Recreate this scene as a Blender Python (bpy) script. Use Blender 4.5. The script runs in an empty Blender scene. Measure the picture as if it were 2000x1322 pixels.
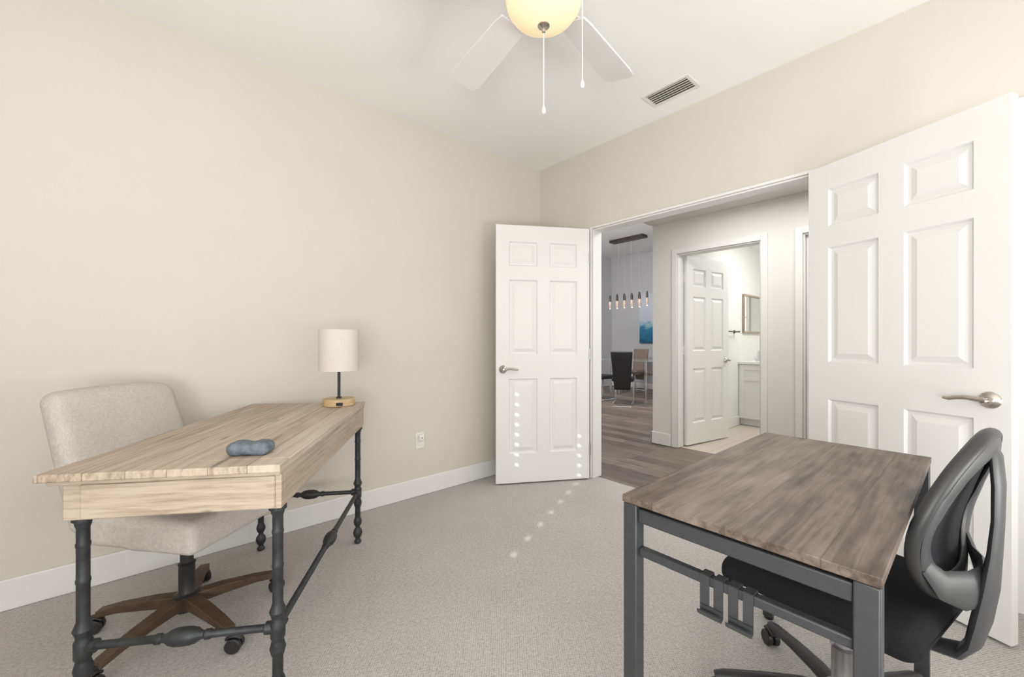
import bpy, bmesh, math, random
from mathutils import Vector, Matrix
random.seed(4)
SC = bpy.context.scene
C = SC.collection
R = math.radians
H0 = 1.13
HEAD = 48.75
ch, sh = math.cos(R(HEAD)), math.sin(R(HEAD))
def cw(lat, dep): return (dep*ch+lat*sh, dep*sh-lat*ch)

# ------------------------------------------------------------------ materials
def new_mat(name):
    m = bpy.data.materials.new(name); m.use_nodes = True
    nt = m.node_tree; b = nt.nodes['Principled BSDF']
    return m, nt, b
def ramp(nt, stops):
    r = nt.nodes.new('ShaderNodeValToRGB'); e = r.color_ramp.elements
    while len(e) < len(stops): e.new(0.5)
    for el, (p, c) in zip(e, stops): el.position = p; el.color = (*c, 1)
    return r
def coords(nt, scale=(1,1,1), rot=(0,0,0)):
    t = nt.nodes.new('ShaderNodeTexCoord'); mp = nt.nodes.new('ShaderNodeMapping')
    mp.inputs['Scale'].default_value = scale; mp.inputs['Rotation'].default_value = rot
    nt.links.new(t.outputs['Object'], mp.inputs['Vector']); return mp.outputs['Vector']
def noise(nt, vec, scale, detail=4, rough=.55):
    n = nt.nodes.new('ShaderNodeTexNoise'); n.inputs['Scale'].default_value = scale
    n.inputs['Detail'].default_value = detail; n.inputs['Roughness'].default_value = rough
    nt.links.new(vec, n.inputs['Vector']); return n
def math_(nt, op, a, b_=None, c=None):
    n = nt.nodes.new('ShaderNodeMath'); n.operation = op
    for i, v in enumerate((a, b_, c)):
        if v is None: continue
        if isinstance(v, (int, float)): n.inputs[i].default_value = v
        else: nt.links.new(v, n.inputs[i])
    return n.outputs[0]
def bump(nt, b, sock, strength, dist):
    bp = nt.nodes.new('ShaderNodeBump'); bp.inputs['Strength'].default_value = strength
    bp.inputs['Distance'].default_value = dist
    nt.links.new(sock, bp.inputs['Height']); nt.links.new(bp.outputs['Normal'], b.inputs['Normal'])
def mat(name, col, rough=.6, metal=0, var=.06, scale=8, bstr=0, bscale=200, bdist=.001, stretch=(1,1,1), spec=.5):
    m, nt, b = new_mat(name)
    v = coords(nt, stretch); n = noise(nt, v, scale)
    lo = tuple(c*(1-var) for c in col); hi = tuple(min(1, c*(1+var)) for c in col)
    r = ramp(nt, [(.3, lo), (.7, hi)])
    nt.links.new(n.outputs['Fac'], r.inputs['Fac']); nt.links.new(r.outputs['Color'], b.inputs['Base Color'])
    b.inputs['Roughness'].default_value = rough; b.inputs['Metallic'].default_value = metal
    b.inputs['Specular IOR Level'].default_value = spec
    if bstr:
        n2 = noise(nt, v, bscale, 3); bump(nt, b, n2.outputs['Fac'], bstr, bdist)
    return m
def wood(name, stops, stretch, scale=3, rough=.5, plank=None, pax=0, pvar=.2, patch=None, pamt=.4, knots=None, seam=0, dist=.25, grough=.68):
    """grain along the axis with the small stretch; plank = board width along axis index pax"""
    m, nt, b = new_mat(name)
    t = nt.nodes.new('ShaderNodeTexCoord'); s = nt.nodes.new('ShaderNodeSeparateXYZ')
    nt.links.new(t.outputs['Object'], s.inputs[0])
    vec = t.outputs['Object']; pid = None
    if plank:
        dv = math_(nt, 'DIVIDE', s.outputs[pax], plank)
        pid = math_(nt, 'FLOOR', dv)
        w = nt.nodes.new('ShaderNodeTexWhiteNoise'); w.noise_dimensions = '1D'; nt.links.new(pid, w.inputs['W'])
        sc = nt.nodes.new('ShaderNodeVectorMath'); sc.operation = 'MULTIPLY_ADD'
        nt.links.new(w.outputs['Color'], sc.inputs[0]); sc.inputs[1].default_value = (7,7,7); nt.links.new(vec, sc.inputs[2])
        vec = sc.outputs[0]
    mp = nt.nodes.new('ShaderNodeMapping'); mp.inputs['Scale'].default_value = stretch; nt.links.new(vec, mp.inputs['Vector'])
    n = noise(nt, mp.outputs['Vector'], scale, 9, grough); n.inputs['Distortion'].default_value = dist
    fac = n.outputs['Fac']
    if plank: fac = math_(nt, 'ADD', fac, math_(nt, 'MULTIPLY_ADD', w.outputs['Value'], pvar, -pvar/2))
    if patch:
        mp2 = nt.nodes.new('ShaderNodeMapping'); mp2.inputs['Scale'].default_value = patch; nt.links.new(vec, mp2.inputs['Vector'])
        n2 = noise(nt, mp2.outputs['Vector'], 2.2, 3)
        fac = math_(nt, 'ADD', fac, math_(nt, 'MULTIPLY_ADD', n2.outputs['Fac'], pamt, -pamt/2))
    if knots:
        mp3 = nt.nodes.new('ShaderNodeMapping'); mp3.inputs['Scale'].default_value = knots; nt.links.new(vec, mp3.inputs['Vector'])
        vo = nt.nodes.new('ShaderNodeTexVoronoi'); vo.inputs['Scale'].default_value = 1; nt.links.new(mp3.outputs['Vector'], vo.inputs['Vector'])
        kr = ramp(nt, [(.03, (.35,.35,.35)), (.10, (.06,.06,.06)), (.16, (0,0,0))]); nt.links.new(vo.outputs['Distance'], kr.inputs['Fac'])
        fac = math_(nt, 'SUBTRACT', fac, kr.outputs['Color'])
    r = ramp(nt, stops)
    nt.links.new(fac, r.inputs['Fac']); col = r.outputs['Color']
    if plank and seam:
        fr = math_(nt, 'FRACT', dv); e = math_(nt, 'ABSOLUTE', math_(nt, 'SUBTRACT', fr, .5))
        e = math_(nt, 'GREATER_THAN', e, .5-.0011/plank)
        mx = nt.nodes.new('ShaderNodeMix'); mx.data_type = 'RGBA'; mx.blend_type = 'MULTIPLY'
        nt.links.new(math_(nt, 'MULTIPLY', e, seam), mx.inputs['Factor']); nt.links.new(col, mx.inputs['A']); mx.inputs['B'].default_value = (.35,.3,.26,1)
        col = mx.outputs['Result']
    nt.links.new(col, b.inputs['Base Color'])
    b.inputs['Roughness'].default_value = rough
    bump(nt, b, n.outputs['Fac'], .15, .002)
    return m
def fabric(name, c, var=.12, sc=420, rough=.95, bs=.5, bd=.002, weave=False):
    m, nt, b = new_mat(name)
    n2 = noise(nt, coords(nt), 5, 3)
    if weave:
        a = noise(nt, coords(nt, (6,1,1)), sc/6, 3); c_ = noise(nt, coords(nt, (1,6,6)), sc/6, 3)
        h0 = math_(nt, 'MULTIPLY', math_(nt, 'ADD', a.outputs['Fac'], c_.outputs['Fac']), .5)
        h0 = math_(nt, 'MULTIPLY_ADD', h0, 1.5, -.25)
    else: h0 = noise(nt, coords(nt), sc, 2).outputs['Fac']
    r = ramp(nt, [(.3, tuple(x*(1-var) for x in c)), (.7, tuple(min(1,x*(1+var)) for x in c))])
    f = math_(nt, 'MULTIPLY_ADD', n2.outputs['Fac'], .3, math_(nt, 'MULTIPLY', h0, .7))
    nt.links.new(f, r.inputs['Fac']); nt.links.new(r.outputs['Color'], b.inputs['Base Color'])
    b.inputs['Roughness'].default_value = rough; b.inputs['Specular IOR Level'].default_value = .15
    bump(nt, b, h0, bs, bd)
    return m
def carpet_mat():
    m, nt, b = new_mat('carpet')
    v = coords(nt, (1,1.25,1), (0,0,.6))
    vo = nt.nodes.new('ShaderNodeTexVoronoi'); vo.inputs['Scale'].default_value = 112; vo.inputs['Randomness'].default_value = .28
    nt.links.new(v, vo.inputs['Vector'])
    n = noise(nt, v, 60, 3); n2 = noise(nt, v, 2.0, 3)
    r = ramp(nt, [(.0, (.64,.615,.592)), (.4, (.555,.532,.51)), (.8, (.28,.266,.254))])
    nt.links.new(vo.outputs['Distance'], r.inputs['Fac'])
    r2 = ramp(nt, [(.3, (.83,.83,.835)), (.7, (1,1,1))])
    f = math_(nt, 'ADD', math_(nt, 'MULTIPLY_ADD', n2.outputs['Fac'], .4, -.2), n.outputs['Fac'])
    nt.links.new(f, r2.inputs['Fac'])
    mx = nt.nodes.new('ShaderNodeMix'); mx.data_type = 'RGBA'; mx.blend_type = 'MULTIPLY'; mx.inputs['Factor'].default_value = 1
    nt.links.new(r.outputs['Color'], mx.inputs['A']); nt.links.new(r2.outputs['Color'], mx.inputs['B'])
    nt.links.new(mx.outputs['Result'], b.inputs['Base Color'])
    b.inputs['Roughness'].default_value = 1; b.inputs['Specular IOR Level'].default_value = .05
    bp = nt.nodes.new('ShaderNodeBump'); bp.inputs['Strength'].default_value = .5; bp.inputs['Distance'].default_value = .004; bp.invert = True
    nt.links.new(vo.outputs['Distance'], bp.inputs['Height']); nt.links.new(bp.outputs['Normal'], b.inputs['Normal'])
    return m
def plank_floor():
    m, nt, b = new_mat('plank_floor')
    v = coords(nt, (1,1,1), (0,0,R(90)))
    br = nt.nodes.new('ShaderNodeTexBrick'); br.offset = .37
    br.inputs['Scale'].default_value = 1; br.inputs['Brick Width'].default_value = 1.1; br.inputs['Row Height'].default_value = .15
    br.inputs['Mortar Size'].default_value = .002; br.inputs['Color1'].default_value = (.25,.20,.165,1)
    br.inputs['Color2'].default_value = (.115,.092,.076,1); br.inputs['Mortar'].default_value = (.04,.032,.027,1)
    nt.links.new(v, br.inputs['Vector'])
    n = noise(nt, coords(nt, (12,1.2,1)), 3, 8, .65)
    r = ramp(nt, [(.3, (.55,.55,.55)), (.7, (1.25,1.25,1.25))])
    nt.links.new(n.outputs['Fac'], r.inputs['Fac'])
    mx = nt.nodes.new('ShaderNodeMix'); mx.data_type = 'RGBA'; mx.blend_type = 'MULTIPLY'; mx.inputs['Factor'].default_value = 1
    nt.links.new(br.outputs['Color'], mx.inputs['A']); nt.links.new(r.outputs['Color'], mx.inputs['B'])
    nt.links.new(mx.outputs['Result'], b.inputs['Base Color']); b.inputs['Roughness'].default_value = .4
    return m
def tile_floor():
    m, nt, b = new_mat('tile_floor')
    br = nt.nodes.new('ShaderNodeTexBrick'); br.offset = 0
    br.inputs['Scale'].default_value = 1; br.inputs['Brick Width'].default_value = .45; br.inputs['Row Height'].default_value = .45
    br.inputs['Mortar Size'].default_value = .004; br.inputs['Color1'].default_value = (.64,.57,.48,1)
    br.inputs['Color2'].default_value = (.59,.52,.44,1); br.inputs['Mortar'].default_value = (.45,.39,.32,1)
    nt.links.new(coords(nt), br.inputs['Vector']); nt.links.new(br.outputs['Color'], b.inputs['Base Color'])
    b.inputs['Roughness'].default_value = .3
    return m
def emis(name, col, s, base=None):
    m, nt, b = new_mat(name)
    n = noise(nt, coords(nt), 9, 3)
    r = ramp(nt, [(.3, tuple(c*.93 for c in col)), (.7, col)])
    nt.links.new(n.outputs['Fac'], r.inputs['Fac']); nt.links.new(r.outputs['Color'], b.inputs['Emission Color'])
    b.inputs['Emission Strength'].default_value = s; b.inputs['Base Color'].default_value = (*(base or col), 1)
    b.inputs['Roughness'].default_value = .25
    return m
def glass(name, tint=(.9,.95,.95)):
    m, nt, b = new_mat(name)
    b.inputs['Base Color'].default_value = (*tint, 1); b.inputs['Transmission Weight'].default_value = .9
    b.inputs['Roughness'].default_value = .04; b.inputs['IOR'].default_value = 1.1
    return m
def painting_mat():
    m, nt, b = new_mat('seascape_paint')
    t = nt.nodes.new('ShaderNodeTexCoord'); s = nt.nodes.new('ShaderNodeSeparateXYZ'); nt.links.new(t.outputs['Object'], s.inputs[0])
    n = noise(nt, coords(nt, (1,2,5)), 2.5, 6)
    f = math_(nt, 'MULTIPLY_ADD', n.outputs['Fac'], .5, math_(nt, 'SUBTRACT', s.outputs[2], .25))
    r = ramp(nt, [(0, (.01,.08,.16)), (.16, (.02,.16,.30)), (.34, (.03,.24,.38)), (.43, (.3,.5,.6)), (.53, (.55,.60,.66)), (.95, (.58,.61,.68))])
    nt.links.new(f, r.inputs['Fac']); nt.links.new(r.outputs['Color'], b.inputs['Base Color']); b.inputs['Roughness'].default_value = .6
    return m

M = {}
M['wall'] = mat('wall_paint', (.665,.63,.562), .75, var=.018, scale=1.3, bstr=.25, bscale=160, bdist=.0012, spec=.3)
M['ceiling'] = mat('ceiling_paint', (.92,.915,.905), .85, var=.01, scale=1.5, bstr=.2, bscale=180, spec=.2)
M['hallwall'] = mat('hall_paint', (.76,.75,.73), .75, var=.015, scale=1.3, bstr=.15, bscale=160, spec=.3)
M['dinewall'] = mat('dining_paint', (.53,.53,.545), .75, var=.015, scale=1.3, spec=.3)
M['bathwall'] = mat('bath_paint', (.79,.80,.77), .7, var=.015, scale=1.3, spec=.3)
M['white'] = mat('white_paint', (.79,.785,.775), .42, var=.008, scale=3, spec=.4)
M['trimw'] = mat('trim_paint', (.80,.795,.785), .45, var=.008, scale=3, spec=.4)
M['carpet'] = carpet_mat(); M['planks'] = plank_floor(); M['tiles'] = tile_floor()
M['nickel'] = mat('brushed_nickel', (.52,.48,.44), .28, 1, var=.05, scale=40)
M['chrome'] = mat('chrome', (.75,.75,.77), .12, 1, var=.02, scale=10)
M['greymetal'] = mat('dull_grey_metal', (.40,.40,.41), .38, .9, var=.05, scale=20)
M['iron'] = mat('cast_iron', (.045,.048,.052), .5, .5, var=.25, scale=30, bstr=.3, bscale=120, bdist=.001)
M['steel'] = mat('grey_powder_steel', (.066,.069,.075), .45, .35, var=.06, scale=60)
M['dtop'] = wood('pale_rustic_wood', [(.18,(.20,.15,.11)),(.32,(.35,.275,.205)),(.46,(.475,.385,.295)),(.62,(.56,.47,.372)),(.85,(.61,.545,.455))], (22,.8,9), 3.2, .55, plank=.1, pax=0, pvar=.24, patch=(4,1.2,4), pamt=.3, knots=(9,2.4,9), seam=.8)
M['dapron'] = wood('pale_rustic_wood_side', [(.2,(.23,.172,.125)),(.38,(.385,.305,.23)),(.54,(.495,.405,.312)),(.8,(.56,.49,.40))], (1.8,1.2,30), 3.4, .6, patch=(2,2,9), pamt=.45, knots=(5,4,17))
M['gtop'] = wood('grey_brown_wood', [(.16,(.05,.036,.028)),(.34,(.108,.080,.063)),(.5,(.170,.131,.105)),(.66,(.217,.173,.143)),(.85,(.275,.228,.196))], (1.4,24,24), 3.0, .45, plank=.16, pax=1, pvar=.26, patch=(3.0,7,7), pamt=.64, knots=(3.2,7,7), seam=.45, dist=.3, grough=.62)
M['basewood'] = wood('brown_stained_wood', [(.25,(.032,.019,.012)),(.55,(.078,.047,.029)),(.85,(.16,.105,.065))], (4,4,9), 4, .5)
M['cream'] = fabric('cream_linen', (.53,.495,.465), .2, 420, weave=True)
M['blackfab'] = fabric('black_fabric', (.018,.018,.02), .3, 300)
M['blackmesh'] = fabric('black_mesh', (.022,.023,.026), .4, 260, .8)
M['plastic'] = mat('dark_grey_plastic', (.056,.058,.062), .45, var=.06, scale=30, bstr=.1, bscale=300)
M['rimplastic'] = mat('black_rim_plastic', (.030,.031,.033), .45, var=.06, scale=30, bstr=.1, bscale=300)
M['blackpl'] = mat('black_plastic', (.02,.02,.022), .45, var=.1, scale=30)
M['shade'] = fabric('linen_shade', (.68,.64,.59), .05, 300, weave=True)
M['lampwood'] = wood('honey_wood', [(.3,(.46,.31,.16)),(.7,(.66,.49,.29))], (1,6,6), 5, .45)
M['stone'] = mat('blue_grey_stone', (.125,.15,.175), .7, var=.35, scale=55, bstr=.3, bscale=140)
M['bowl'] = emis('amber_glass', (1.0,.76,.42), .46, (.78,.66,.45))
M['blade'] = mat('white_blade', (.80,.785,.785), .5, var=.02, scale=6)
M['fanwhite'] = mat('white_fan_metal', (.82,.81,.80), .35, var=.01)
M['vent'] = mat('vent_white', (.78,.77,.73), .5, var=.02)
M['dark'] = mat('gap_shade', (.19,.185,.165), .9)  # shade of the vent gaps put into the colour
M['copper'] = mat('copper_metal', (.42,.29,.23), .3, .8, var=.1)
M['bronze'] = mat('dark_bronze', (.05,.036,.03), .4, .3)
M['wire'] = mat('pale_wire', (.36,.33,.31), .5)
M['smoke'] = emis('smoky_pendant_glass', (1,.78,.60), .14, (.42,.32,.26))
M['glass'] = glass('clear_glass'); M['paint'] = painting_mat()
M['blackleather'] = mat('black_leather', (.010,.010,.012), .5, var=.1)
M['brownleather'] = mat('taupe_leather', (.20,.155,.125), .5, var=.1)
M['mirror'] = mat('mirror_glass', (.80,.81,.79), .03, 1, var=.01)
M['gold'] = mat('champagne_frame', (.36,.31,.25), .35, .6)
M['counter'] = mat('white_counter', (.82,.81,.79), .2, var=.03, scale=20)
M['plate'] = mat('white_plate', (.80,.79,.76), .35, var=.01)
M['blind'] = mat('white_blind', (.8,.79,.76), .5, var=.01)
M['bulb'] = emis('warm_bulb', (1,.9,.78), .7)
M['glowpane'] = emis('glow_pane', (1,.90,.72), .9)  # glowing sheet that brightens what the bathroom mirror reflects

# ------------------------------------------------------------------ geometry helpers
def align(p0, p1):
    p0, p1 = Vector(p0), Vector(p1)
    q = (p1-p0).to_track_quat('Z', 'Y')
    return Matrix.Translation(p0) @ q.to_matrix().to_4x4()
class B:
    def __init__(s): s.bm = bmesh.new()
    def box(s, x0, x1, y0, y1, z0, z1, M=None):
        vs = [Vector((x,y,z)) for x in (x0,x1) for y in (y0,y1) for z in (z0,z1)]
        if M: vs = [M @ v for v in vs]
        v = [s.bm.verts.new(p) for p in vs]
        for f in ((0,1,3,2),(4,6,7,5),(0,4,5,1),(2,3,7,6),(0,2,6,4),(1,5,7,3)): s.bm.faces.new([v[i] for i in f])
        return s
    def lathe(s, prof, M=None, seg=20):
        M = M or Matrix()
        rings = []
        for r, z in prof:
            if r < 1e-5: rings.append([s.bm.verts.new(M @ Vector((0,0,z)))])
            else: rings.append([s.bm.verts.new(M @ Vector((r*math.cos(2*math.pi*k/seg), r*math.sin(2*math.pi*k/seg), z))) for k in range(seg)])
        for a, b in zip(rings, rings[1:]):
            for k in range(seg):
                k2 = (k+1) % seg
                if len(a) == 1 and len(b) == 1: continue
                if len(a) == 1: s.bm.faces.new((a[0], b[k2], b[k]))
                elif len(b) == 1: s.bm.faces.new((a[k], a[k2], b[0]))
                else: s.bm.faces.new((a[k], a[k2], b[k2], b[k]))
        if len(rings[0]) > 1: s.bm.faces.new(rings[0][::-1])
        if len(rings[-1]) > 1: s.bm.faces.new(rings[-1])
        return s
    def cyl(s, p0, p1, r, seg=16, r2=None):
        L = (Vector(p1)-Vector(p0)).length
        return s.lathe([(r,0),(r2 if r2 else r,L)], align(p0,p1), seg)
    def tube(s, pts, r, seg=10, closed=False, flat=1.0, up0=None):
        pts = [Vector(p) for p in pts]; n = len(pts)
        rs = r if isinstance(r, (list,tuple)) else [r]*n
        up = Vector(up0) if up0 else None; rings = []
        for i in range(n):
            a = pts[i-1] if (i > 0 or closed) else pts[i]
            b = pts[(i+1) % n] if (i < n-1 or closed) else pts[i]
            t = (b-a).normalized()
            if up is None:
                up = Vector((0,0,1)) if abs(t.z) < .9 else Vector((0,1,0))
            side = t.cross(Vector(up0) if up0 else up)
            if side.length < 1e-6: side = t.orthogonal()
            side.normalize(); up = side.cross(t).normalized()
            rings.append([s.bm.verts.new(pts[i] + side*rs[i]*math.cos(2*math.pi*k/seg) + up*rs[i]*flat*math.sin(2*math.pi*k/seg)) for k in range(seg)])
        m = n if closed else n-1
        for i in range(m):
            a, b = rings[i], rings[(i+1) % n]
            for k in range(seg): s.bm.faces.new((a[k], a[(k+1)%seg], b[(k+1)%seg], b[k]))
        if not closed: s.bm.faces.new(rings[0][::-1]); s.bm.faces.new(rings[-1])
        return s
    def prism(s, poly, z0, z1, M=None):
        M = M or Matrix()
        a = [s.bm.verts.new(M @ Vector((x,y,z0))) for x, y in poly]
        b = [s.bm.verts.new(M @ Vector((x,y,z1))) for x, y in poly]
        n = len(poly)
        s.bm.faces.new(a[::-1]); s.bm.faces.new(b)
        for i in range(n): s.bm.faces.new((a[i], a[(i+1)%n], b[(i+1)%n], b[i]))
        return s
    def cushion(s, size, r, f=None, n=8, M=None):
        hs = [x/2 for x in size]
        def axis(h):
            rr = min(r, h*.999)
            e = [0,.12,.3,.52,.76,1]
            lo = [-h+rr*t for t in e]; hi = [h-rr*t for t in e][::-1]
            mid = [(-h+rr) + (2*h-2*rr)*k/n for k in range(1, n)] if h-rr > 1e-3 else []
            out = []
            for x in lo+mid+hi:
                if not out or x-out[-1] > 1e-5: out.append(x)
            return out
        ax = [axis(h) for h in hs]; cache = {}
        def vert(p):
            k = tuple(round(c, 5) for c in p)
            if k not in cache:
                q = Vector(p)
                inn = Vector([max(-(h-min(r,h*.999)), min(h-min(r,h*.999), c)) for c, h in zip(q, hs)])
                d = q-inn
                if d.length > 1e-9:
                    q = inn + Vector([c/ d.length * min(r, hs[i]*.999) for i, c in enumerate(d)])
                if f: q = f(q)
                if M: q = M @ q
                cache[k] = s.bm.verts.new(q)
            return cache[k]
        for a in range(3):
            u, w = (a+1) % 3, (a+2) % 3
            for sg in (-1, 1):
                for i in range(len(ax[u])-1):
                    for j in range(len(ax[w])-1):
                        q = []
                        for ii, jj in ((i,j),(i+1,j),(i+1,j+1),(i,j+1)):
                            p = [0,0,0]; p[a] = sg*hs[a]; p[u] = ax[u][ii]; p[w] = ax[w][jj]; q.append(vert(p))
                        if len(set(q)) < 3: continue
                        try: s.bm.faces.new(q if sg > 0 else q[::-1])
                        except ValueError: pass
        return s
    def build(s, name, material, parent=None, bevel=0, smooth=True, ang=38):
        bmesh.ops.recalc_face_normals(s.bm, faces=s.bm.faces)
        me = bpy.data.meshes.new(name); s.bm.to_mesh(me); s.bm.free()
        me.materials.append(material)
        if smooth:
            for p in me.polygons: p.use_smooth = True
            me.set_sharp_from_angle(angle=R(ang))
        o = bpy.data.objects.new(name, me); C.objects.link(o)
        if parent: o.parent = parent
        if bevel:
            bv = o.modifiers.new('bevel', 'BEVEL'); bv.width = bevel; bv.segments = 2; bv.limit_method = 'ANGLE'; bv.angle_limit = R(40)
        return o
def tag(o, label, cat, group=None):
    o['label'] = label; o['category'] = cat
    if group: o['group'] = group
    return o
def thing(name, label, cat, loc=(0,0,0), rz=0, group=None):
    o = bpy.data.objects.new(name, None); C.objects.link(o); o.empty_display_size = .1
    o.location = loc; o.rotation_euler = (0,0,rz); return tag(o, label, cat, group)
def struct(o, label=None, cat=None):
    o['kind'] = 'structure'
    if label: o['label'] = label; o['category'] = cat
    return o
def copy_tree(o, parent=None):
    c = o.copy(); C.objects.link(c); c.parent = parent
    for k in list(o.children): copy_tree(k, c)
    return c

# ------------------------------------------------------------------ the room shell
XW, YW, ZC = 2.71, 2.69, 2.71       # door wall, left wall, ceiling
WT = .11
XB, YB = -1.6, -1.6                 # walls behind the camera
OY0, OY1, OZ = .585, 2.09, 2.045    # double door opening
struct(B().box(XB, 2.775, YB, YW, -.06, 0).build('floor', M['carpet'], smooth=False), 'pale grey looped carpet of the study', 'floor')
b = B().box(2.775, 9.0, 2.2, 6.3, -.06, -.004).box(2.775, 4.21, YB, 2.2, -.06, -.004)
struct(b.build('floor', M['planks'], smooth=False), 'grey brown plank floor of the hall and dining room', 'floor')
struct(B().box(4.21, 7.3, .2, 2.2, -.06, -.002).build('floor', M['tiles'], smooth=False), 'beige tile floor of the bathroom', 'floor')
struct(B().box(XB, XW, YB, YW, ZC, ZC+.1).build('ceiling', M['ceiling'], smooth=False), 'white textured ceiling of the study', 'ceiling')
struct(B().box(XW+WT, 4.15, YB, 2.37, 2.39, 2.47).build('ceiling', M['hallwall'], smooth=False), 'low pale soffit over the hall', 'ceiling')
struct(B().box(XW, 9.0, YB, 6.3, 3.2, 3.3).build('ceiling', M['ceiling'], smooth=False), 'high white ceiling of the dining room', 'ceiling')
struct(B().box(4.27, 7.3, .2, 2.12, 2.44, 2.5).build('ceiling', M['ceiling'], smooth=False), 'white bathroom ceiling', 'ceiling')
struct(B().box(XB-.12, XW, YW, YW+.12, 0, 3.2).build('wall_left', M['wall'], smooth=False), 'plain beige wall behind the rustic desk', 'wall')
b = B().box(XW, XW+WT, YB-.12, OY0, 0, 3.2).box(XW, XW+WT, OY1, 6.3, 0, 3.2).box(XW, XW+WT, OY0, OY1, OZ, 3.2)
struct(b.build('wall_right', M['wall'], smooth=False), 'beige wall with the double door opening', 'wall')
# wall behind the camera, with a window closed by a blind with rout holes
WY0, WY1, WZ0, WZ1 = -.2, 1.15, .95, 2.5
b = B().box(XB-.12, XB, YB-.12, WY0, 0, 3.3).box(XB-.12, XB, WY1, YW+.12, 0, 3.3).box(XB-.12, XB, WY0, WY1, 0, WZ0).box(XB-.12, XB, WY0, WY1, WZ1, 3.3)
struct(b.build('wall_rear', M['wall'], smooth=False), 'beige wall with the window', 'wall')
struct(B().box(XB, 9.0, YB-.12, YB, 0, 3.3).build('wall_near', M['wall'], smooth=False), 'beige wall opposite the left wall', 'wall')
bm = bmesh.new()
def quad(y0, y1, z0, z1):
    bm.faces.new([bm.verts.new((XB-.05, y, z)) for y, z in ((y0,z0),(y1,z0),(y1,z1),(y0,z1))])
c1, c2 = .256, .714; cwid = .017
holes1 = [(1.36+.079*k, .017 if k < 7 else .009, .008 if k < 7 else .007) for k in range(12)]
holes2 = [(1.83+.079*k, .010, .0075) for k in range(8)]
quad(WY0, c1-cwid, WZ0, WZ1); quad(c1+cwid, c2-cwid, WZ0, WZ1); quad(c2+cwid, WY1, WZ0, WZ1)
for c, hz in ((c1,holes1),(c2,holes2)):
    z = WZ0
    for q, hw, hh in hz:
        quad(c-cwid, c+cwid, z, q-hh); z = q+hh
        if hw < cwid:
            quad(c-cwid, c-hw, q-hh, q+hh); quad(c+hw, c+cwid, q-hh, q+hh)
    quad(c-cwid, c+cwid, z, WZ1)
bb = B(); bb.bm.free(); bb.bm = bm
struct(bb.build('window_1', M['blind'], smooth=False), 'window closed with a white blind', 'window')

def baseboard(name, x0, x1, y0, y1, h=.13, m='trimw'):
    return struct(B().box(x0, x1, y0, y1, 0, h).build(name, M[m], bevel=.005), 'white painted baseboard', 'baseboard')
baseboard('baseboard_left', XB, XW, YW-.015, YW)
baseboard('baseboard_right', XW-.015, XW, OY1+.06, YW-.015)
baseboard('baseboard_right', XW-.015, XW, -.095, OY0-.06)
baseboard('baseboard_right', XW-.015, XW, YB, -1.10)
baseboard('baseboard_hall', 4.135, 4.15, 2.16, 2.385)
baseboard('baseboard_hall', 4.135, 8.6, 2.37, 2.385)
baseboard('baseboard_hall', 4.135, 4.15, 1.075, 1.235)
baseboard('baseboard_bath', 4.28, 5.9, 2.105, 2.12)
baseboard('baseboard_dining', 8.655, 8.67, 2.385, 6.08)

def casing(name, xf, xb, y0, y1, z, w=.05, t=.016, depth=(XW, XW+WT), lining=True):
    b = B()
    b.box(xf-t, xf, y0-w, y0, 0, z+w).box(xf-t, xf, y1, y1+w, 0, z+w).box(xf-t, xf, y0, y1, z, z+w)
    if lining:
        b.box(depth[0], depth[1], y0, y0+.012, 0, z).box(depth[0], depth[1], y1-.012, y1, 0, z).box(depth[0], depth[1], y0+.012, y1-.012, z-.012, z)
        b.box(xb, xb+t, y0-w, y0, 0, z+w).box(xb, xb+t, y1, y1+w, 0, z+w).box(xb, xb+t, y0, y1, z, z+w)
    return struct(b.build(name, M['trimw'], bevel=.004), 'white door casing', 'trim')
casing('trim_1', XW, XW+WT, OY0, OY1, OZ, .018, .010)

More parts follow.
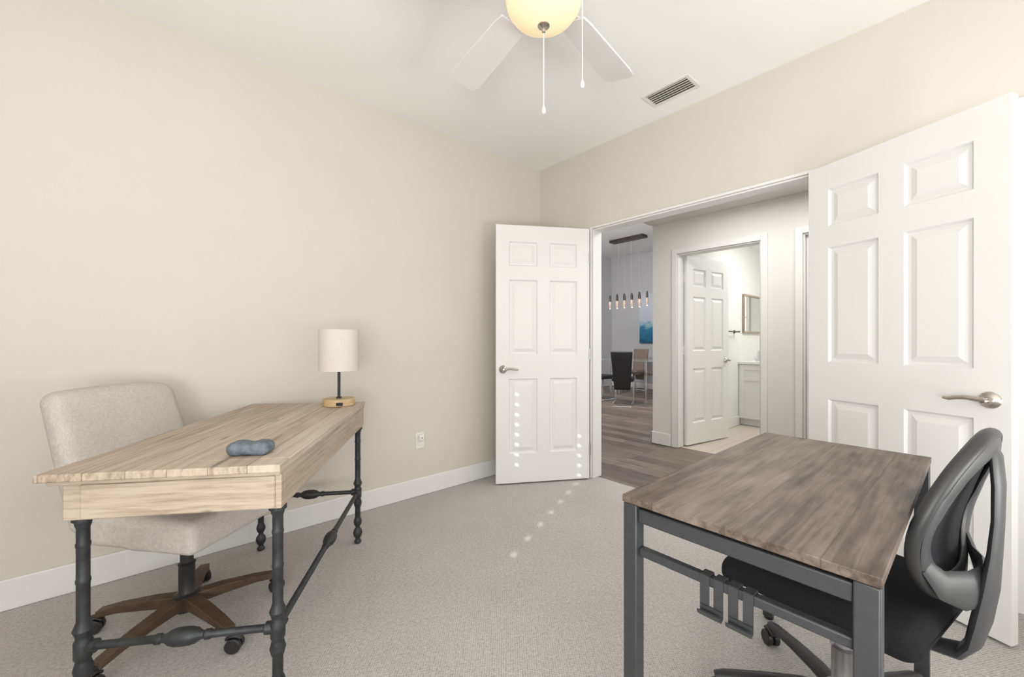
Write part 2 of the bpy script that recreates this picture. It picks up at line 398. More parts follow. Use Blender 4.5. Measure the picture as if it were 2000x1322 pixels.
def door(name, loc, ang, W, Hd=2.025, t=.036, label=None, z0=.012, handle=True):
    bm = bmesh.new()
    us = [0, .135*W, .435*W, .565*W, .865*W, W]
    vs = [k*Hd/2.03 for k in (0, .23, .82, 1.01, 1.60, 1.71, 1.90, 2.03)]
    cache = {}
    def V(x, y, z):
        k = (round(x,5), round(y,5), round(z,5))
        if k not in cache: cache[k] = bm.verts.new((x, y, z+z0))
        return cache[k]
    for sg in (-1, 1):
        for i in range(5):
            for j in range(7):
                rect = (us[i], us[i+1], vs[j], vs[j+1])
                if i in (1,3) and j in (1,3,5):
                    rings = []
                    for ins, dp in ((0,0),(.009,-.012),(.020,-.013),(.045,-.003)):
                        y = sg*(t/2+dp); x0, x1, a0, a1 = rect
                        rings.append([V(x0+ins,y,a0+ins), V(x1-ins,y,a0+ins), V(x1-ins,y,a1-ins), V(x0+ins,y,a1-ins)])
                    for a, c in zip(rings, rings[1:]):
                        for k in range(4): bm.faces.new((a[k], a[(k+1)%4], c[(k+1)%4], c[k]))
                    bm.faces.new(rings[-1])
                else:
                    y = sg*t/2; x0, x1, a0, a1 = rect
                    bm.faces.new((V(x0,y,a0), V(x1,y,a0), V(x1,y,a1), V(x0,y,a1)))
    for i in range(5):
        for z in (0, Hd): bm.faces.new((V(us[i],-t/2,z), V(us[i+1],-t/2,z), V(us[i+1],t/2,z), V(us[i],t/2,z)))
    for j in range(7):
        for x in (0, W): bm.faces.new((V(x,-t/2,vs[j]), V(x,t/2,vs[j]), V(x,t/2,vs[j+1]), V(x,-t/2,vs[j+1])))
    bb = B(); bb.bm.free(); bb.bm = bm
    o = bb.build(name, M['white'], ang=20)
    o.location = loc; o.rotation_euler = (0,0,R(ang)); struct(o, label, 'door')
    if handle:
        for sg in (-1, 1):
            hb = B(); x, z = W-.054, .905
            hb.lathe([(.031,0),(.032,.004),(.028,.010),(.017,.014),(.012,.02),(.011,.045),(.013,.052),(.009,.058),(0,.060)], align((x,sg*t/2,z),(x,sg*(t/2+1),z)), 24)
            y = sg*(t/2+.046)
            hb.tube([(x+.008,y,z),(x-.02,y,z+.003),(x-.05,y,z+.006),(x-.078,y,z+.002),(x-.100,y,z-.004),(x-.115,y,z-.002)], [.010,.010,.009,.0085,.008,.0055], 12)
            hb.build('door_handle', M['nickel'], o)
        hg = B()
        for z in (.25, 1.02, 1.80): hg.cyl((-.004,t/2+.004,z-.045),(-.004,t/2+.004,z+.045),.006,10)
        hg.build('hinge', M['nickel'], o)
    return o
door('door_1', (2.672, 2.10, 0), 149.5, .765, label='white six-panel door standing open near the room corner')
door('door_2', (2.668, .592, 0), -113.3, .742, label='white six-panel door opened back beside the black mesh chair', t=.042)
# a second doorway on the same wall, at the right edge of the view
casing('trim_4', XW, XW, -1.02, -.175, 2.06, .075, .018, lining=False)
door('door_5', (XW-.004, -.18, 0), -90, .835, 2.03, label='closed white door at the right end of the door wall', t=.02, handle=False)

# hall and bathroom wall
BX = 4.15; BY0, BY1 = 1.30, 2.09
b = B().box(BX, BX+.12, BY1, 2.37, 0, 3.2).box(BX, BX+.12, BY0, BY1, 2.04, 3.2).box(BX, BX+.12, .98, BY0, 0, 3.2)
b.box(BX, BX+.12, .2, .98, 2.04, 3.2).box(BX, BX+.12, YB, .2, 0, 3.2)
struct(b.build('wall_hall', M['hallwall'], smooth=False), 'pale hall wall around the bathroom doorway', 'wall')
casing('trim_2', BX, BX+.12, BY0, BY1, 2.04, .055, depth=(BX, BX+.12))
casing('trim_3', BX, BX+.12, .2, .98, 2.04, .055, depth=(BX, BX+.12))
door('door_3', (BX+.125, 2.06, 0), -10, .76, 2.02, label='white six-panel bathroom door standing ajar')
door('door_4', (BX+.06, .215, 0), 90, .75, 2.02, label='closed white door at the end of the hall wall')
struct(B().box(BX+.12, 8.67, 2.12, 2.37, 0, 3.2).build('wall_partition', M['bathwall'], smooth=False), 'pale wall between bathroom and dining room', 'wall')
struct(B().box(7.2, 7.32, .2, 2.12, 0, 2.5).box(BX+.12, 7.2, .08, .2, 0, 2.5).build('wall_bath', M['bathwall'], smooth=False), 'pale bathroom walls', 'wall')
wn = struct(B().box(7.17, 7.2, 1.05, 1.10, .95, 2.05).box(7.17, 7.2, 1.75, 1.80, .95, 2.05).box(7.17, 7.2, 1.10, 1.75, .95, 1.0).box(7.17, 7.2, 1.10, 1.75, 2.0, 2.05).box(7.175, 7.2, 1.10, 1.75, 1.49, 1.52).build('reflection_window', M['trimw'], bevel=.003), 'added out-of-view bathroom window with glowing pane and white frame', 'window')  # unseen window added to give the mirror a bright reflection
B().box(7.19, 7.199, 1.10, 1.75, 1.0, 2.0).build('pane', M['glowpane'], wn)
struct(B().box(8.67, 8.79, 2.37, 6.3, 0, 3.2).build('wall_dining', M['dinewall'], smooth=False), 'grey far wall of the dining room', 'wall')
struct(B().box(XW+WT, 8.67, 6.08, 6.2, 0, 3.2).build('wall_dining', M['dinewall'], smooth=False), 'grey side wall of the dining room', 'wall')
struct(B().box(XW, 9.0, 6.2, 6.3, 0, 3.3).box(8.79, 9.0, YB, 6.3, 0, 3.3).build('wall_outer', M['dinewall'], smooth=False), 'outer wall', 'wall')

# ------------------------------------------------------------------ rustic desk (left)
DC = cw(-1.0306, 1.7047)
DZ = .78
D = thing('writing_desk', 'pale rustic wood writing desk on black turned iron pipe legs', 'desk', (*DC, 0), R(9-41.25))
W0, W1, L0, L1 = -.312, .285, -.605, .605
B().box(W0, W1, L0+.075, L1, DZ-.022, DZ).box(W0, W1, L0, L0+.073, DZ-.022, DZ).build('tabletop', M['dtop'], D, bevel=.003)
B().box(W0+.02, W1-.004, L0+.012, L1-.006, DZ-.034, DZ-.022).build('top_molding', M['dapron'], D, bevel=.003)
AZ0, AZ1 = .645, DZ-.034
b = B().box(-.268, .278, L0+.03, L0+.052, AZ0, AZ1).box(.256, .278, L0+.052, L1-.03, AZ0, AZ1).box(-.268, .278, L1-.03, L1-.008, AZ0, AZ1).box(-.268, -.246, L0+.052, L1-.03, AZ0+.05, AZ1)
b.build('apron', M['dapron'], D, bevel=.003)
B().box(-.222, .262, L0+.024, L0+.031, AZ0+.004, AZ1-.004).build('end_panel', M['dapron'], D, bevel=.002)
B().lathe([(.007,0),(.007,.001),(0,.0015)], align((-.01,L0+.024,.70),(-.01,L0-1,.70)), 16).build('wooden_plug', M['dapron'], D)
SZ = .285
def leg_prof(top):
    a = .0145
    return [(.012,0),(.018,.004),(.020,.012),(.013,.02),(.012,.028),(.021,.042),(.025,.058),(.021,.074),(.012,.086),(.012,.094),(.019,.106),(.022,.12),(.019,.134),(.014,.146),(a,.15),(a,.2),
            (.017,.205),(.022,.225),(.017,.245),(.016,.25),(.020,.258),(.0205,.302),(.016,.31),(.017,.318),(.023,.334),(.017,.35),(a,.358),(a,.46),(.0160,.464),(.0160,.472),(a,.476),(a,.56),(.0160,.564),(.0160,.572),(a,.576),(a,top-.03),(.017,top-.024),(.019,top-.012),(.024,top-.01),(.024,top),(0,top)]
LX0, LX1, LY = -.242, .257, .545
for x, y in ((LX0,-LY),(LX1,-LY),(LX0,LY),(LX1,LY)):
    B().lathe(leg_prof(AZ0), Matrix.Translation((x,y,0)), 18).build('leg', M['iron'], D)
def stretcher(p0, p1):
    L = (Vector(p1)-Vector(p0)).length; m = L/2; r = .0108
    pr = [(r,0),(.018,.02),(.018,.032),(r,.036),(r,m-.075),(.014,m-.07),(.014,m-.058),(r,m-.054),(.012,m-.046),(.020,m-.034),(.024,m-.018),(.025,m),(.024,m+.018),(.020,m+.034),(.012,m+.046),(r,m+.054),(.014,m+.058),(.014,m+.07),(r,m+.075),(r,L-.036),(.018,L-.032),(.018,L-.02),(r,L)]
    B().lathe(pr, align(p0, p1), 16).build('stretcher', M['iron'], D)
stretcher((LX0,-LY,SZ),(LX1,-LY,SZ)); stretcher((LX1,-LY,SZ),(LX1,LY,SZ)); stretcher((LX0,LY,SZ),(LX1,LY,SZ))

# desk lamp
lx, ly = cw(-.938, 2.215)
T = thing('table_lamp', 'small table lamp with white drum shade on round wooden base', 'lamp', (lx, ly, DZ), R(-41.25))
B().lathe([(.078,0),(.082,.003),(.082,.034),(.078,.038),(0,.038)], None, 40).build('base', M['lampwood'], T)
B().box(.02,.052,-.0835,-.074,.009,.024).build('charging_port', M['blackpl'], T)
B().lathe([(.014,.038),(.014,.044),(.0075,.047),(.0075,.2),(.013,.203),(.013,.235),(0,.235)], None, 16).build('pole', M['blackpl'], T)
b = B()
b.lathe([(.102,.188),(.102,.408),(.1005,.408),(.1005,.188),(.102,.188)], None, 48)
b.build('lamp_shade', M['shade'], T)
b = B()
b.lathe([(.012,.225),(.02,.225),(.02,.229),(.012,.229)], None, 12)
for k in range(3):
    a = k*2.094
    b.tube([(.018*math.cos(a),.018*math.sin(a),.227),(.1*math.cos(a),.1*math.sin(a),.23)], .002, 6)
b.build('shade_spider', M['nickel'], T)
# stone
sx, sy = cw(-.808, 1.265)
def heart(q):
    x, y, z = q
    f = 1 - .30*math.exp(-((x)/.014)**2)*(1 if y > 0 else .25)
    return Vector((x, y*f*(1-.25*abs(x)/.06), z*(1-.20*math.exp(-(x/.016)**2))))
so_ = tag(B().cushion((.124,.085,.04), .0199, heart, 12, Matrix.Translation((0,0,.0185))).build('stone', M['stone']), 'smooth blue grey two-lobed stone lying on the rustic desk', 'stone')
so_.location = (sx, sy, DZ+.001); so_.rotation_euler = (0,0,R(-41.25+6))

# ------------------------------------------------------------------ swivel base helper
def swivel_base(root, rad, a0, lm, hubm, seat_z, wheelm, wooden):
    b = B().lathe([(.03,.06),(.042,.065),(.042,.125),(.03,.13),(.027,.135),(.027,.24),(.03,.245),(.022,.25),(.022,seat_z-.06),(.03,seat_z-.055),(.03,seat_z)], None, 24)
    b.build('gas_column', hubm, root)
    for k in range(5):
        a = R(a0+72*k); Mx = Matrix.Rotation(a, 4, 'Z')
        lb = B()
        if wooden:
            for (x0,x1,zt0,zt1,zb0,zb1,h0,h1) in ((.03,.12,.122,.117,.078,.080,.023,.023),(.12,.24,.117,.102,.080,.076,.023,.021),(.24,rad,.102,.088,.076,.062,.021,.018)):
                v = [lb.bm.verts.new(Mx @ Vector(p)) for p in ((x0,-h0,zb0),(x0,h0,zb0),(x0,h0,zt0),(x0,-h0,zt0),(x1,-h1,zb1),(x1,h1,zb1),(x1,h1,zt1),(x1,-h1,zt1))]
                for f in ((0,1,2,3),(4,7,6,5),(0,4,5,1),(3,2,6,7),(1,5,6,2),(0,3,7,4)): lb.bm.faces.new([v[i] for i in f])
            bmesh.ops.remove_doubles(lb.bm, verts=lb.bm.verts, dist=1e-4)
            lg = lb.build('base_leg', lm, root, bevel=.003)
        else:
            lb.tube([Mx @ Vector(p) for p in ((.02,0,.105),(.10,0,.108),(.20,0,.098),(rad-.02,0,.082),(rad+.01,0,.074))], [.025,.025,.022,.019,.015], 12, flat=.8)
            lg = lb.build('base_leg', lm, root)
        cb = B(); ca = a + .9*math.sin(k*2.3); cx, cy = rad*math.cos(a), rad*math.sin(a)
        d = Vector((math.cos(ca), math.sin(ca), 0)); s = Vector((-d.y, d.x, 0))
        ctr = Vector((cx, cy, .027)) + d*.012
        for g in (-1, 1):
            cb.lathe([(.012,0),(.024,0),(.027,.004),(.027,.014),(.023,.018),(0,.018)], align(ctr+s*g*.004, ctr+s*g), 20)
        cb.cyl((cx,cy,.04), (cx,cy,.075), .007, 10)
        cb.tube([ctr+Vector((0,0,.02))-d*.026, ctr+Vector((0,0,.033))-d*.01, ctr+Vector((0,0,.033))+d*.01, ctr+Vector((0,0,.022))+d*.024], [.012,.016,.016,.012], 10, flat=.5)
        cb.build('caster', wheelm, lg)

# ------------------------------------------------------------------ cream office chair (left)
hx, hy = cw(-1.297, 1.63)
K = thing('office_chair', 'cream linen upholstered office chair with wooden star base behind the rustic desk', 'chair', (hx, hy, 0), R(-140))
swivel_base(K, .31, -1, M['basewood'], M['blackpl'], .385, M['blackpl'], True)
B().box(-.09,.09,-.11,.11,.375,.402).build('seat_plate', M['blackpl'], K, bevel=.006)
B().tube([(-.05,.02,.385),(-.16,.03,.378),(-.20,.035,.372)], .006, 8).cushion((.03,.06,.012), .0059, None, 3, Matrix.Translation((-.215,.036,.370))).build('height_lever', M['blackpl'], K)
def seatf(q):
    x, y, z = q
    return Vector((x*(1-.04*(y<0)), y, z + (.012*(1-(x/.26)**2)*(1-(y/.26)**2) if z > 0 else 0)))
B().cushion((.465,.50,.115), .03, seatf, 8, Matrix.Translation((0,.02,.458))).build('seat', M['cream'], K)
def backf(q):
    x, y, z = q                       # z from -.25 to .25
    t = (z+.25)/.5
    w = 1 + .03*math.sin(math.pi*t) - .02*(1-t)
    yy = y - .02 - .120*t - .02*t*t + .19*x*x
    yy += (.018*math.sin(math.pi*min(1,t*1.5)) if y > 0 else 0)
    drop = .015*(abs(x)/.23)**4*max(0, (t-.7)/.3)
    return Vector((x*w, yy-.20, z + .687 - drop))
B().cushion((.455,.095,.52), .042, backf, 10).build('backrest', M['cream'], K)

# ------------------------------------------------------------------ grey brown computer desk (right)
GX0, GX1, GY0, GY1, GZ = .874, 1.905, .100, .582, .75
G = thing('computer_desk', 'grey brown wood top desk on a dark grey square steel frame', 'desk', ((GX0+GX1)/2, (GY0+GY1)/2, 0))
gl, gw = (GX1-GX0)/2, (GY1-GY0)/2
B().box(-gl, gl, -gw, gw, GZ-.018, GZ).build('tabletop', M['gtop'], G, bevel=.0015)
for sx_ in (-1, 1):
    for sy_ in (-1, 1):
        x, y = sx_*(gl-.020), sy_*(gw-.020)
        lg = B().box(x-.018, x+.018, y-.018, y+.018, .012, GZ-.019).build('leg', M['steel'], G, bevel=.003)
        B().lathe([(.015,0),(.017,.003),(.017,.012),(0,.012)], Matrix.Translation((x,y,0)), 14).build('foot_pad', M['blackpl'], lg)
for sx_ in (-1, 1):
    x = sx_*(gl-.024)
    B().box(x-.014, x+.014, -gw+.038, gw-.038, GZ-.062, GZ-.028).build('side_rail', M['steel'], G, bevel=.003)
    B().box(x-.010, x+.010, -gw+.038, gw-.038, .606, .626).build('lower_rail', M['steel'], G, bevel=.003)
for sy_ in (-1, 1):
    y = sy_*(gw-.03)
    B().box(-gl+.038, gl-.038, y-.012, y+.012, GZ-.05, GZ-.019).build('long_rail', M['steel'], G, bevel=.003)
def hook(y):
    b = B(); xr = GX0+.024
    def strip(y0, y1, pts, t=.0025):
        for (x0,z0),(x1,z1) in zip(pts, pts[1:]):
            d = Vector((x1-x0, 0, z1-z0)); n = Vector((-d.z, 0, d.x)).normalized()*t/2
            v = []
            for yy in (y0, y1):
                for (px, pz), sg in (((x0,z0),-1),((x1,z1),-1),((x1,z1),1),((x0,z0),1)):
                    v.append(b.bm.verts.new((px+n.x*sg, yy, pz+n.z*sg)))
            for f in ((0,1,2,3),(4,7,6,5),(0,4,5,1),(1,5,6,2),(2,6,7,3),(3,7,4,0)): b.bm.faces.new([v[i] for i in f])
    for yy in (-.015, .013):
        strip(y+yy-.0095, y+yy+.0095, [(xr+.0125,.604),(xr+.0125,.6285),(xr-.0125,.6285),(xr-.0125,.566)])
    strip(y-.0245, y+.0225, [(xr-.0125,.567),(xr-.0125,.553),(xr-.022,.549),(xr-.027,.554),(xr-.028,.560)])
    return b.build('desk_hook', M['steel'])
tag(hook(.372), 'grey steel slotted hook on the desk rail, nearer the doorway', 'hook', 'hooks on the desk rail')
tag(hook(.315), 'grey steel slotted hook on the desk rail, nearer the black chair', 'hook', 'hooks on the desk rail')

# ------------------------------------------------------------------ black mesh office chair (right)
P = thing('office_chair', 'black mesh-back office chair pushed under the grey brown desk', 'chair', (1.50, .258, 0), R(-10))
swivel_base(P, .325, 58, M['blackpl'], M['greymetal'], .36, M['blackpl'], False)
B().box(-.075,.075,-.13,.10,.355,.40).build('tilt_mechanism', M['blackpl'], P, bevel=.008)
def seat2(q):
    x, y, z = q
    return Vector((x*(1-.10*max(0,-y)/.24), y, z - .03*max(0,(y-.12)/.12)**2 - .006*(1-(x/.24)**2)*(z > 0)))
B().cushion((.47,.455,.09), .040, seat2, 9, Matrix.Translation((0,.012,.443))).build('seat', M['blackfab'], P)
PY = [(.50,-.225),(.56,-.210),(.62,-.200),(.68,-.204),(.74,-.220),(.82,-.246),(.92,-.280)]
def yb(x, z):
    i = 0
    while i < len(PY)-2 and z > PY[i+1][0]: i += 1
    (a, ya), (c, yc) = PY[i], PY[i+1]
    t = max(0, min(1, (z-a)/(c-a)))
    y0 = PY[max(0,i-1)][1]; y3 = PY[min(len(PY)-1,i+2)][1]
    y = .5*((2*ya)+(-y0+yc)*t+(2*y0-5*ya+4*yc-y3)*t*t+(-y0+3*ya-3*yc+y3)*t**3)
    return y + .10*x*x
zs0, zs1 = .530, .912
zm, zh = (zs0+zs1)/2, (zs1-zs0)/2
def rim(a, k=1):
    ca, sa = math.cos(a), math.sin(a); e = .8
    u = math.copysign(abs(ca)**e, ca); v = math.copysign(abs(sa)**e, sa)
    w = .20*(1-.22*max(0, v)-.06*max(0,-v))
    return u*w*k, zm+v*zh*k
NR = 60
ring = [(x, yb(x, z), z) for x, z in (rim(2*math.pi*k/NR) for k in range(NR))]
B().tube(ring, .0145, 12, closed=True).build('back_frame', M['rimplastic'], P)
bm = bmesh.new(); rows = []
for j in range(11):
    f = j/10
    rows.append([bm.verts.new((x*f, yb(x*f, zm+(z-zm)*f)-.004, zm+(z-zm)*f)) for x, z in (rim(2*math.pi*k/NR) for k in range(NR))] if j else [bm.verts.new((0, yb(0,zm)-.004, zm))])
for j in range(10):
    for k in range(NR):
        k2 = (k+1) % NR
        if j == 0: bm.faces.new((rows[0][0], rows[1][k], rows[1][k2]))
        else: bm.faces.new((rows[j][k], rows[j+1][k], rows[j+1][k2], rows[j][k2]))
bb = B(); bb.bm.free(); bb.bm = bm
mo = bb.build('back_mesh', M['blackmesh'], P)
sd = mo.modifiers.new('thick', 'SOLIDIFY'); sd.thickness = .012; sd.offset = 0
# plastic shell hugging the rim from behind
sh_ring = [(x, yb(x, z)-.013, z) for x, z in (rim(2*math.pi*k/NR, .88) for k in range(NR))]
B().tube(sh_ring, .028, 14, closed=True, flat=.28, up0=(0,1,0)).build('back_shell', M['plastic'], P)
# one broad spine from the top of the shell down to the seat
B().tube([(0,-.276,.905),(0,-.290,.865),(0,-.294,.80),(0,-.293,.72),(0,-.288,.64),(0,-.280,.56),(0,-.268,.48),(0,-.256,.42),(0,-.236,.385),(0,-.19,.374),(0,-.10,.374)], [.026,.036,.038,.036,.042,.056,.060,.052,.044,.036,.03], 14, flat=.28, up0=(0,1,0.01)).build('back_spine', M['plastic'], P)
B().tube([(-.165,yb(.17,.60)-.012,.625),(-.13,-.232,.580),(-.07,-.258,.562),(0,-.270,.558),(.07,-.258,.562),(.13,-.232,.580),(.165,yb(.17,.60)-.012,.625)], [.020,.032,.044,.050,.044,.032,.020], 12, flat=.28, up0=(0,1,0)).build('lumbar_support', M['plastic'], P)

# ------------------------------------------------------------------ ceiling fan
fx, fy = 1.0766, 1.051
F = thing('ceiling_fan', 'white five-blade ceiling fan with amber glass light bowl', 'ceiling fan', (fx, fy, ZC))
B().lathe([(0,0),(.07,0),(.07,-.02),(.05,-.06),(.02,-.07),(0,-.07)][::-1], None, 28).build('canopy', M['fanwhite'], F)
B().cyl((0,0,-.17),(0,0,-.065),.013,14).build('downrod', M['fanwhite'], F)
B().lathe([(0,-.165),(.05,-.165),(.10,-.18),(.125,-.205),(.125,-.25),(.10,-.275),(.07,-.285),(.07,-.305),(.09,-.312),(.09,-.325),(0,-.325)][::-1], None, 36).build('motor_housing', M['fanwhite'], F)
for a in (82, 10, -62, -134, 154):
    Mx = Matrix.Rotation(R(a),4,'Z') @ Matrix.Translation((0,0,-.285)) @ Matrix.Rotation(R(11),4,'X')
    pl = [(.20,-.056),(.24,-.063),(.60,-.078),(.655,-.074),(.675,-.055),(.675,.055),(.655,.074),(.60,.078),(.24,.063),(.20,.056)]
    bl = B().prism(pl, -.004, .004, Mx).build('blade', M['blade'], F, bevel=.002)
    B().prism([(.09,-.02),(.16,-.015),(.22,-.04),(.27,-.03),(.28,0),(.27,.03),(.22,.04),(.16,.015),(.09,.02)], .004, .009, Mx).build('blade_iron', M['fanwhite'], bl)
bowl = [(0,-.425),(.03,-.423),(.06,-.416),(.09,-.403),(.115,-.385),(.132,-.362),(.14,-.335),(.14,-.33),(.13,-.328),(0,-.328)]
B().lathe(bowl, None, 40).build('light_bowl', M['bowl'], F)
B().lathe([(0,-.452),(.006,-.449),(.008,-.442),(.006,-.436),(.012,-.431),(.022,-.427),(.022,-.422),(0,-.42)], None, 18).build('finial', M['nickel'], F)
def chain(x, y, z0, z1):
    c = B().cyl((x,y,z1),(x,y,z0),.0019,6).build('pull_chain', M['fanwhite'], F)
    B().lathe([(0,z1-.030),(.006,z1-.026),(.008,z1-.018),(.006,z1-.008),(.002,z1+.002),(0,z1+.003)], Matrix.Translation((x,y,0)), 12).build('pull_knob', M['fanwhite'], c)
ca, sa_ = sh, -ch
chain(0, 0, -.452, -.72)
chain(ca*.142, sa_*.142, -.32, -.625)

# ceiling vent
V = thing('ceiling_vent', 'white louvered air vent in the ceiling', 'air vent', (2.46, 1.285, ZC))
b = B(); vl, vw = .155, .088
b.box(-vw,vw,-vl,-vl+.022,-.008,0).box(-vw,vw,vl-.022,vl,-.008,0).box(-vw,-vw+.022,-vl+.022,vl-.022,-.008,0).box(vw-.022,vw,-vl+.022,vl-.022,-.008,0)
b.build('frame', M['vent'], V, bevel=.002)
B().box(-vw+.02,vw-.02,-vl+.02,vl-.02,-.001,0).build('duct_shade', M['dark'], V)  # flat sheet coloured dark as the shade behind the louvers
b = B()
for k in range(6):
    x = -vw+.032+k*.0235
    b.box(-.009,.009,-vl+.022,vl-.022,-.001,.001, Matrix.Translation((x,0,-.007)) @ Matrix.Rotation(R(-25),4,'Y'))
b.build('louvers', M['vent'], V)

# wall outlet
O = thing('wall_outlet', 'white wall outlet with a small plug-in on the beige wall', 'outlet', (1.463, YW, .40))
B().box(-.036,.036,-.006,0,-.058,.058).build('plate', M['plate'], O, bevel=.003)
B().box(-.017,.017,-.008,-.005,-.034,-.008).build('socket', M['plate'], O, bevel=.003)
B().cushion((.042,.03,.042), .008, None, 3, Matrix.Translation((0,-.021,.024))).build('plug_adapter', M['plate'], O)
B().lathe([(.005,0),(.005,.002),(0,.002)], align((0,-.036,.024),(0,-1,.024)), 12).build('indicator', M['copper'], O)

# ------------------------------------------------------------------ dining room
TB = thing('dining_table', 'glass-topped dining table with chrome legs seen through the doorway', 'table', (7.2, 4.6, 0))
B().box(-.40,.45,-.85,.85,.74,.752).build('tabletop', M['glass'], TB, bevel=.002)
for x in (-.1,.2):
    for y in (-.4,.4): B().cyl((x,y,0),(x,y,.74),.025,14).build('leg', M['chrome'], TB)
def dining_chair(name, label, leather):
    t = thing(name, label, 'chair')
    B().cushion((.37,.40,.07), .025, None, 5, Matrix.Translation((0,.02,.44))).build('seat', leather, t)
    B().cushion((.37,.05,.68), .022, lambda q: Vector((q.x*(1-.25*(.32-q.z)/.64), q.y-.17-.12*(q.z+.32)/.64, q.z+.60)), 6).build('backrest', leather, t)
    for s in (-1, 1):
        B().tube([(s*.16,-.17,.42),(s*.16,.18,.41),(s*.16,.22,.38),(s*.16,.21,.04),(s*.16,.17,.013),(s*.16,-.24,.013)], .013, 8).build('leg', M['chrome'], t)
    B().cyl((-.16,-.24,.013),(.16,-.24,.013),.013,8).build('crossbar', M['chrome'], t)
    return t
d0 = dining_chair('dining_chair', 'black cantilever dining chair with its whole back turned to the doorway', M['blackleather'])
d0.location = (6.34, 4.20, 0); d0.rotation_euler = (0,0,R(-62)); d0['group'] = 'dining chairs around the glass table'
for x, y, a, lb in ((6.46,4.76,-95,'black dining chair cut off by the left door frame'), (6.95,3.62,-20,'black dining chair partly behind the edge of the hall wall')):
    c = copy_tree(d0); c.location = (x,y,0); c.rotation_euler = (0,0,R(a)); c['label'] = lb
e0 = dining_chair('dining_chair', 'brown dining chair on the far side of the glass table, beneath the pendants', M['brownleather'])
e0.location = (8.0, 5.02, 0); e0.rotation_euler = (0,0,R(90)); e0['group'] = 'dining chairs around the glass table'
c = copy_tree(e0); c.location = (8.0, 4.45, 0); c['label'] = 'brown dining chair on the far side of the glass table, below the painting'
CH = thing('chandelier', 'linear chandelier with dark ceiling plate and hanging glass pendants', 'chandelier', (7.2, 4.66, 3.2))
B().box(-.1,.1,-.38,.38,-.05,0).build('ceiling_plate', M['bronze'], CH, bevel=.004)
for k in range(10):
    y = -.39+k*.086; x = .06*(-1)**k; z = -1.20-.03*(k % 2)
    p = B().lathe([(.022,z-.03),(.022,z+.05),(.015,z+.06),(.015,z+.09),(.006,z+.10),(0,z+.102)], Matrix.Translation((x,y,0)), 14).build('pendant', M['bronze'], CH)
    B().cyl((x,y,z+.10),(x*.8,y*.85,-.05),.0012,6).build('cable', M['wire'], p)
    B().lathe([(0,z-.17),(.023,z-.165),(.028,z-.14),(.028,z-.04),(.022,z-.031),(0,z-.031)], Matrix.Translation((x,y,0)), 14).build('glass_shade', M['smoke'], p)
    B().lathe([(0,z-.192),(.012,z-.188),(.016,z-.182),(.012,z-.173),(0,z-.171)], Matrix.Translation((x,y,0)), 12).build('bulb', M['bulb'], p)
pt = thing('painting', 'blue and teal abstract seascape canvas on the dining room wall', 'painting', (8.664, 4.72, 1.07))
B().box(-.035,0,-.55,.55,0,1.15).build('canvas', M['paint'], pt)

# ------------------------------------------------------------------ bathroom
VA = thing('bathroom_vanity', 'white bathroom vanity cabinet against the bathroom wall', 'vanity', (5.9, 2.119, 0))
B().box(.01,1.2,-.53,0,.09,.815).box(.06,1.2,-.47,0,0,.09).build('body', M['white'], VA, bevel=.003)
b = B().box(0,.01,-.53,-.47,.1,.81).box(0,.01,-.07,-.01,.1,.81).box(0,.01,-.47,-.07,.74,.81).box(0,.01,-.47,-.07,.1,.17).box(0,.01,-.47,-.07,.60,.64)
b.build('side_frame', M['white'], VA, bevel=.002)
for k in range(2):
    dd = B().box(.04+k*.58,.58+k*.58,-.55,-.53,.11,.79).build('cabinet_door', M['white'], VA, bevel=.003)
    B().cyl((.52+k*.16,-.55,.6),(.52+k*.16,-.572,.6),.012,12).build('knob', M['nickel'], dd)
B().box(-.015,1.22,-.56,0,.816,.85).build('countertop', M['counter'], VA, bevel=.004)
FA = thing('faucet', 'chrome basin faucet on the vanity counter', 'faucet', (6.25, 1.99, .851))
B().lathe([(.03,0),(.03,.01),(.016,.015),(.014,.13),(0,.135)], None, 16).tube([(0,0,.12),(0,-.03,.16),(0,-.09,.165),(0,-.12,.14)], .010, 10).build('spout', M['chrome'], FA)
B().tube([(-.09,0,0),(-.09,0,.04),(-.12,0,.055)], .010, 8).build('tap_handle', M['chrome'], FA)
B().tube([(.09,0,0),(.09,0,.04),(.12,0,.055)], .010, 8).build('tap_handle', M['chrome'], FA)
SB = thing('soap_dispenser', 'white soap bottle with chrome pump on the vanity counter', 'bottle', (6.05, 1.86, .851))
B().lathe([(.03,0),(.034,.005),(.034,.12),(.014,.14),(.014,.15),(0,.15)], None, 18).build('bottle', M['counter'], SB)
B().cyl((0,0,.15),(0,0,.19),.006,8).tube([(0,0,.188),(0,-.05,.186)], .006, 8).build('pump', M['chrome'], SB)
MI = thing('wall_mirror', 'framed mirror above the bathroom vanity', 'mirror', (6.55, 2.119, 1.5))
b = B().box(-.52,.52,-.03,0,.24,.265).box(-.52,.52,-.03,0,-.265,-.24).box(-.52,-.495,-.03,0,-.24,.24).box(.495,.52,-.03,0,-.24,.24)
b.build('frame', M['gold'], MI, bevel=.004)
B().box(-.495,.495,-.012,0,-.24,.24).build('glass_panel', M['mirror'], MI)
TR = thing('towel_bar', 'dark nickel towel bar on the bathroom wall', 'towel bar', (5.48, 2.119, 1.245))
B().cyl((-.3,-.06,0),(.3,-.06,0),.008,10).build('bar', M['bronze'], TR)
for s in (-1, 1): B().lathe([(.022,0),(.022,.01),(.01,.014),(.01,.07),(0,.072)], align((s*.27,0,0),(s*.27,-1,0)), 14).build('bracket', M['bronze'], TR)

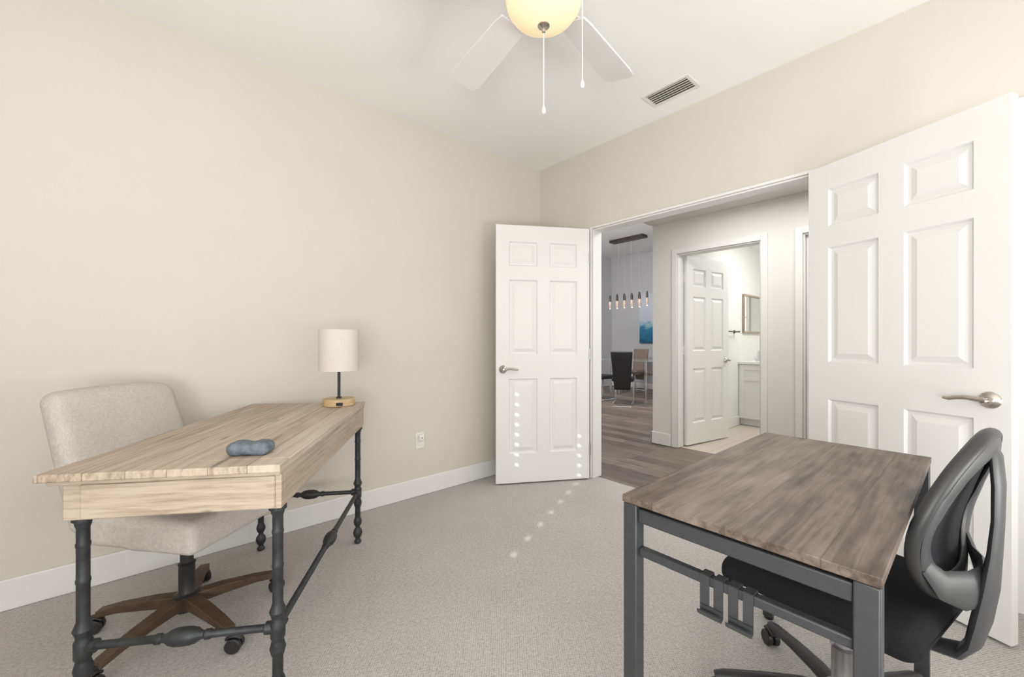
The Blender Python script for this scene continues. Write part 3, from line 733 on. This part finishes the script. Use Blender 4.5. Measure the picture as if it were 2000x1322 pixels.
# ------------------------------------------------------------------ lights
def area(name, loc, target, sx, sy, e, col=(1,1,1)):
    l = bpy.data.lights.new(name, 'AREA'); l.shape = 'RECTANGLE'; l.size = sx; l.size_y = sy; l.energy = e; l.color = col
    o = bpy.data.objects.new(name, l); C.objects.link(o); o.location = loc
    o.rotation_euler = (Vector(target)-Vector(loc)).to_track_quat('-Z', 'Y').to_euler(); return o
area('window_fill', (-1.45, -.5, 1.6), (3, .7, 1.3), 2.0, 1.7, 20, (1,.995,.99))  # fill lamp added inside the room, in front of the closed blind
area('room_fill', (.2, -1.45, 1.5), (1.2, 3, 1.2), 2.0, 1.7, 15, (1,.995,.99))  # fill lamp added before a solid wall; no window on this side
area('ceiling_fill', (-.85, -.75, .9), (.3, .4, 2.71), 1.1, 1.1, 53, (1,1,.995))  # unseen lamp added behind the camera, aimed up to lift the ceiling
area('ceiling_fill_far', (1.5, -1.25, .7), (1.35, .2, 2.71), 1.0, .6, 26, (1,1,.995))  # second upward fill, added to even out the right side
area('hall_fill', (3.45, .6, 2.36), (3.45, .6, 0), .6, 2.4, 27, (1,.985,.955))  # fill added under the soffit to brighten the hall, no fixture modelled
area('dining_fill', (5.2, 4.2, 3.1), (6.8, 4.5, 0), 2, 2, 170, (1,.99,.99))  # out-of-view fill added to brighten the dining room
area('bath_fill', (5.7, 1.1, 2.38), (5.9, 1.5, 0), 1.2, .7, 26, (1,.99,.98))  # fill added below the bathroom ceiling, stands for no fixture
s = bpy.data.lights.new('sun', 'SUN'); s.energy = 5.5; s.angle = R(.3); s.color = (1,.97,.92)
so = bpy.data.objects.new('sun', s); C.objects.link(so); so.location = (-4,-2,4)
so.rotation_euler = Vector((.915,.404,-.404)).to_track_quat('-Z','Y').to_euler()
w = bpy.data.worlds.new('world'); SC.world = w; w.use_nodes = True
w.node_tree.nodes['Background'].inputs['Color'].default_value = (.7,.8,1,1); w.node_tree.nodes['Background'].inputs['Strength'].default_value = .3

# ------------------------------------------------------------------ camera
cam = bpy.data.cameras.new('camera'); cam.sensor_width = 36; cam.lens = 798/2000*36; cam.clip_start = .05; cam.shift_y = .002
co = bpy.data.objects.new('camera', cam); C.objects.link(co); co.location = (0,0,H0); co.rotation_euler = (R(90),0,R(HEAD-90))
SC.camera = co
SC.view_settings.view_transform = 'Standard'
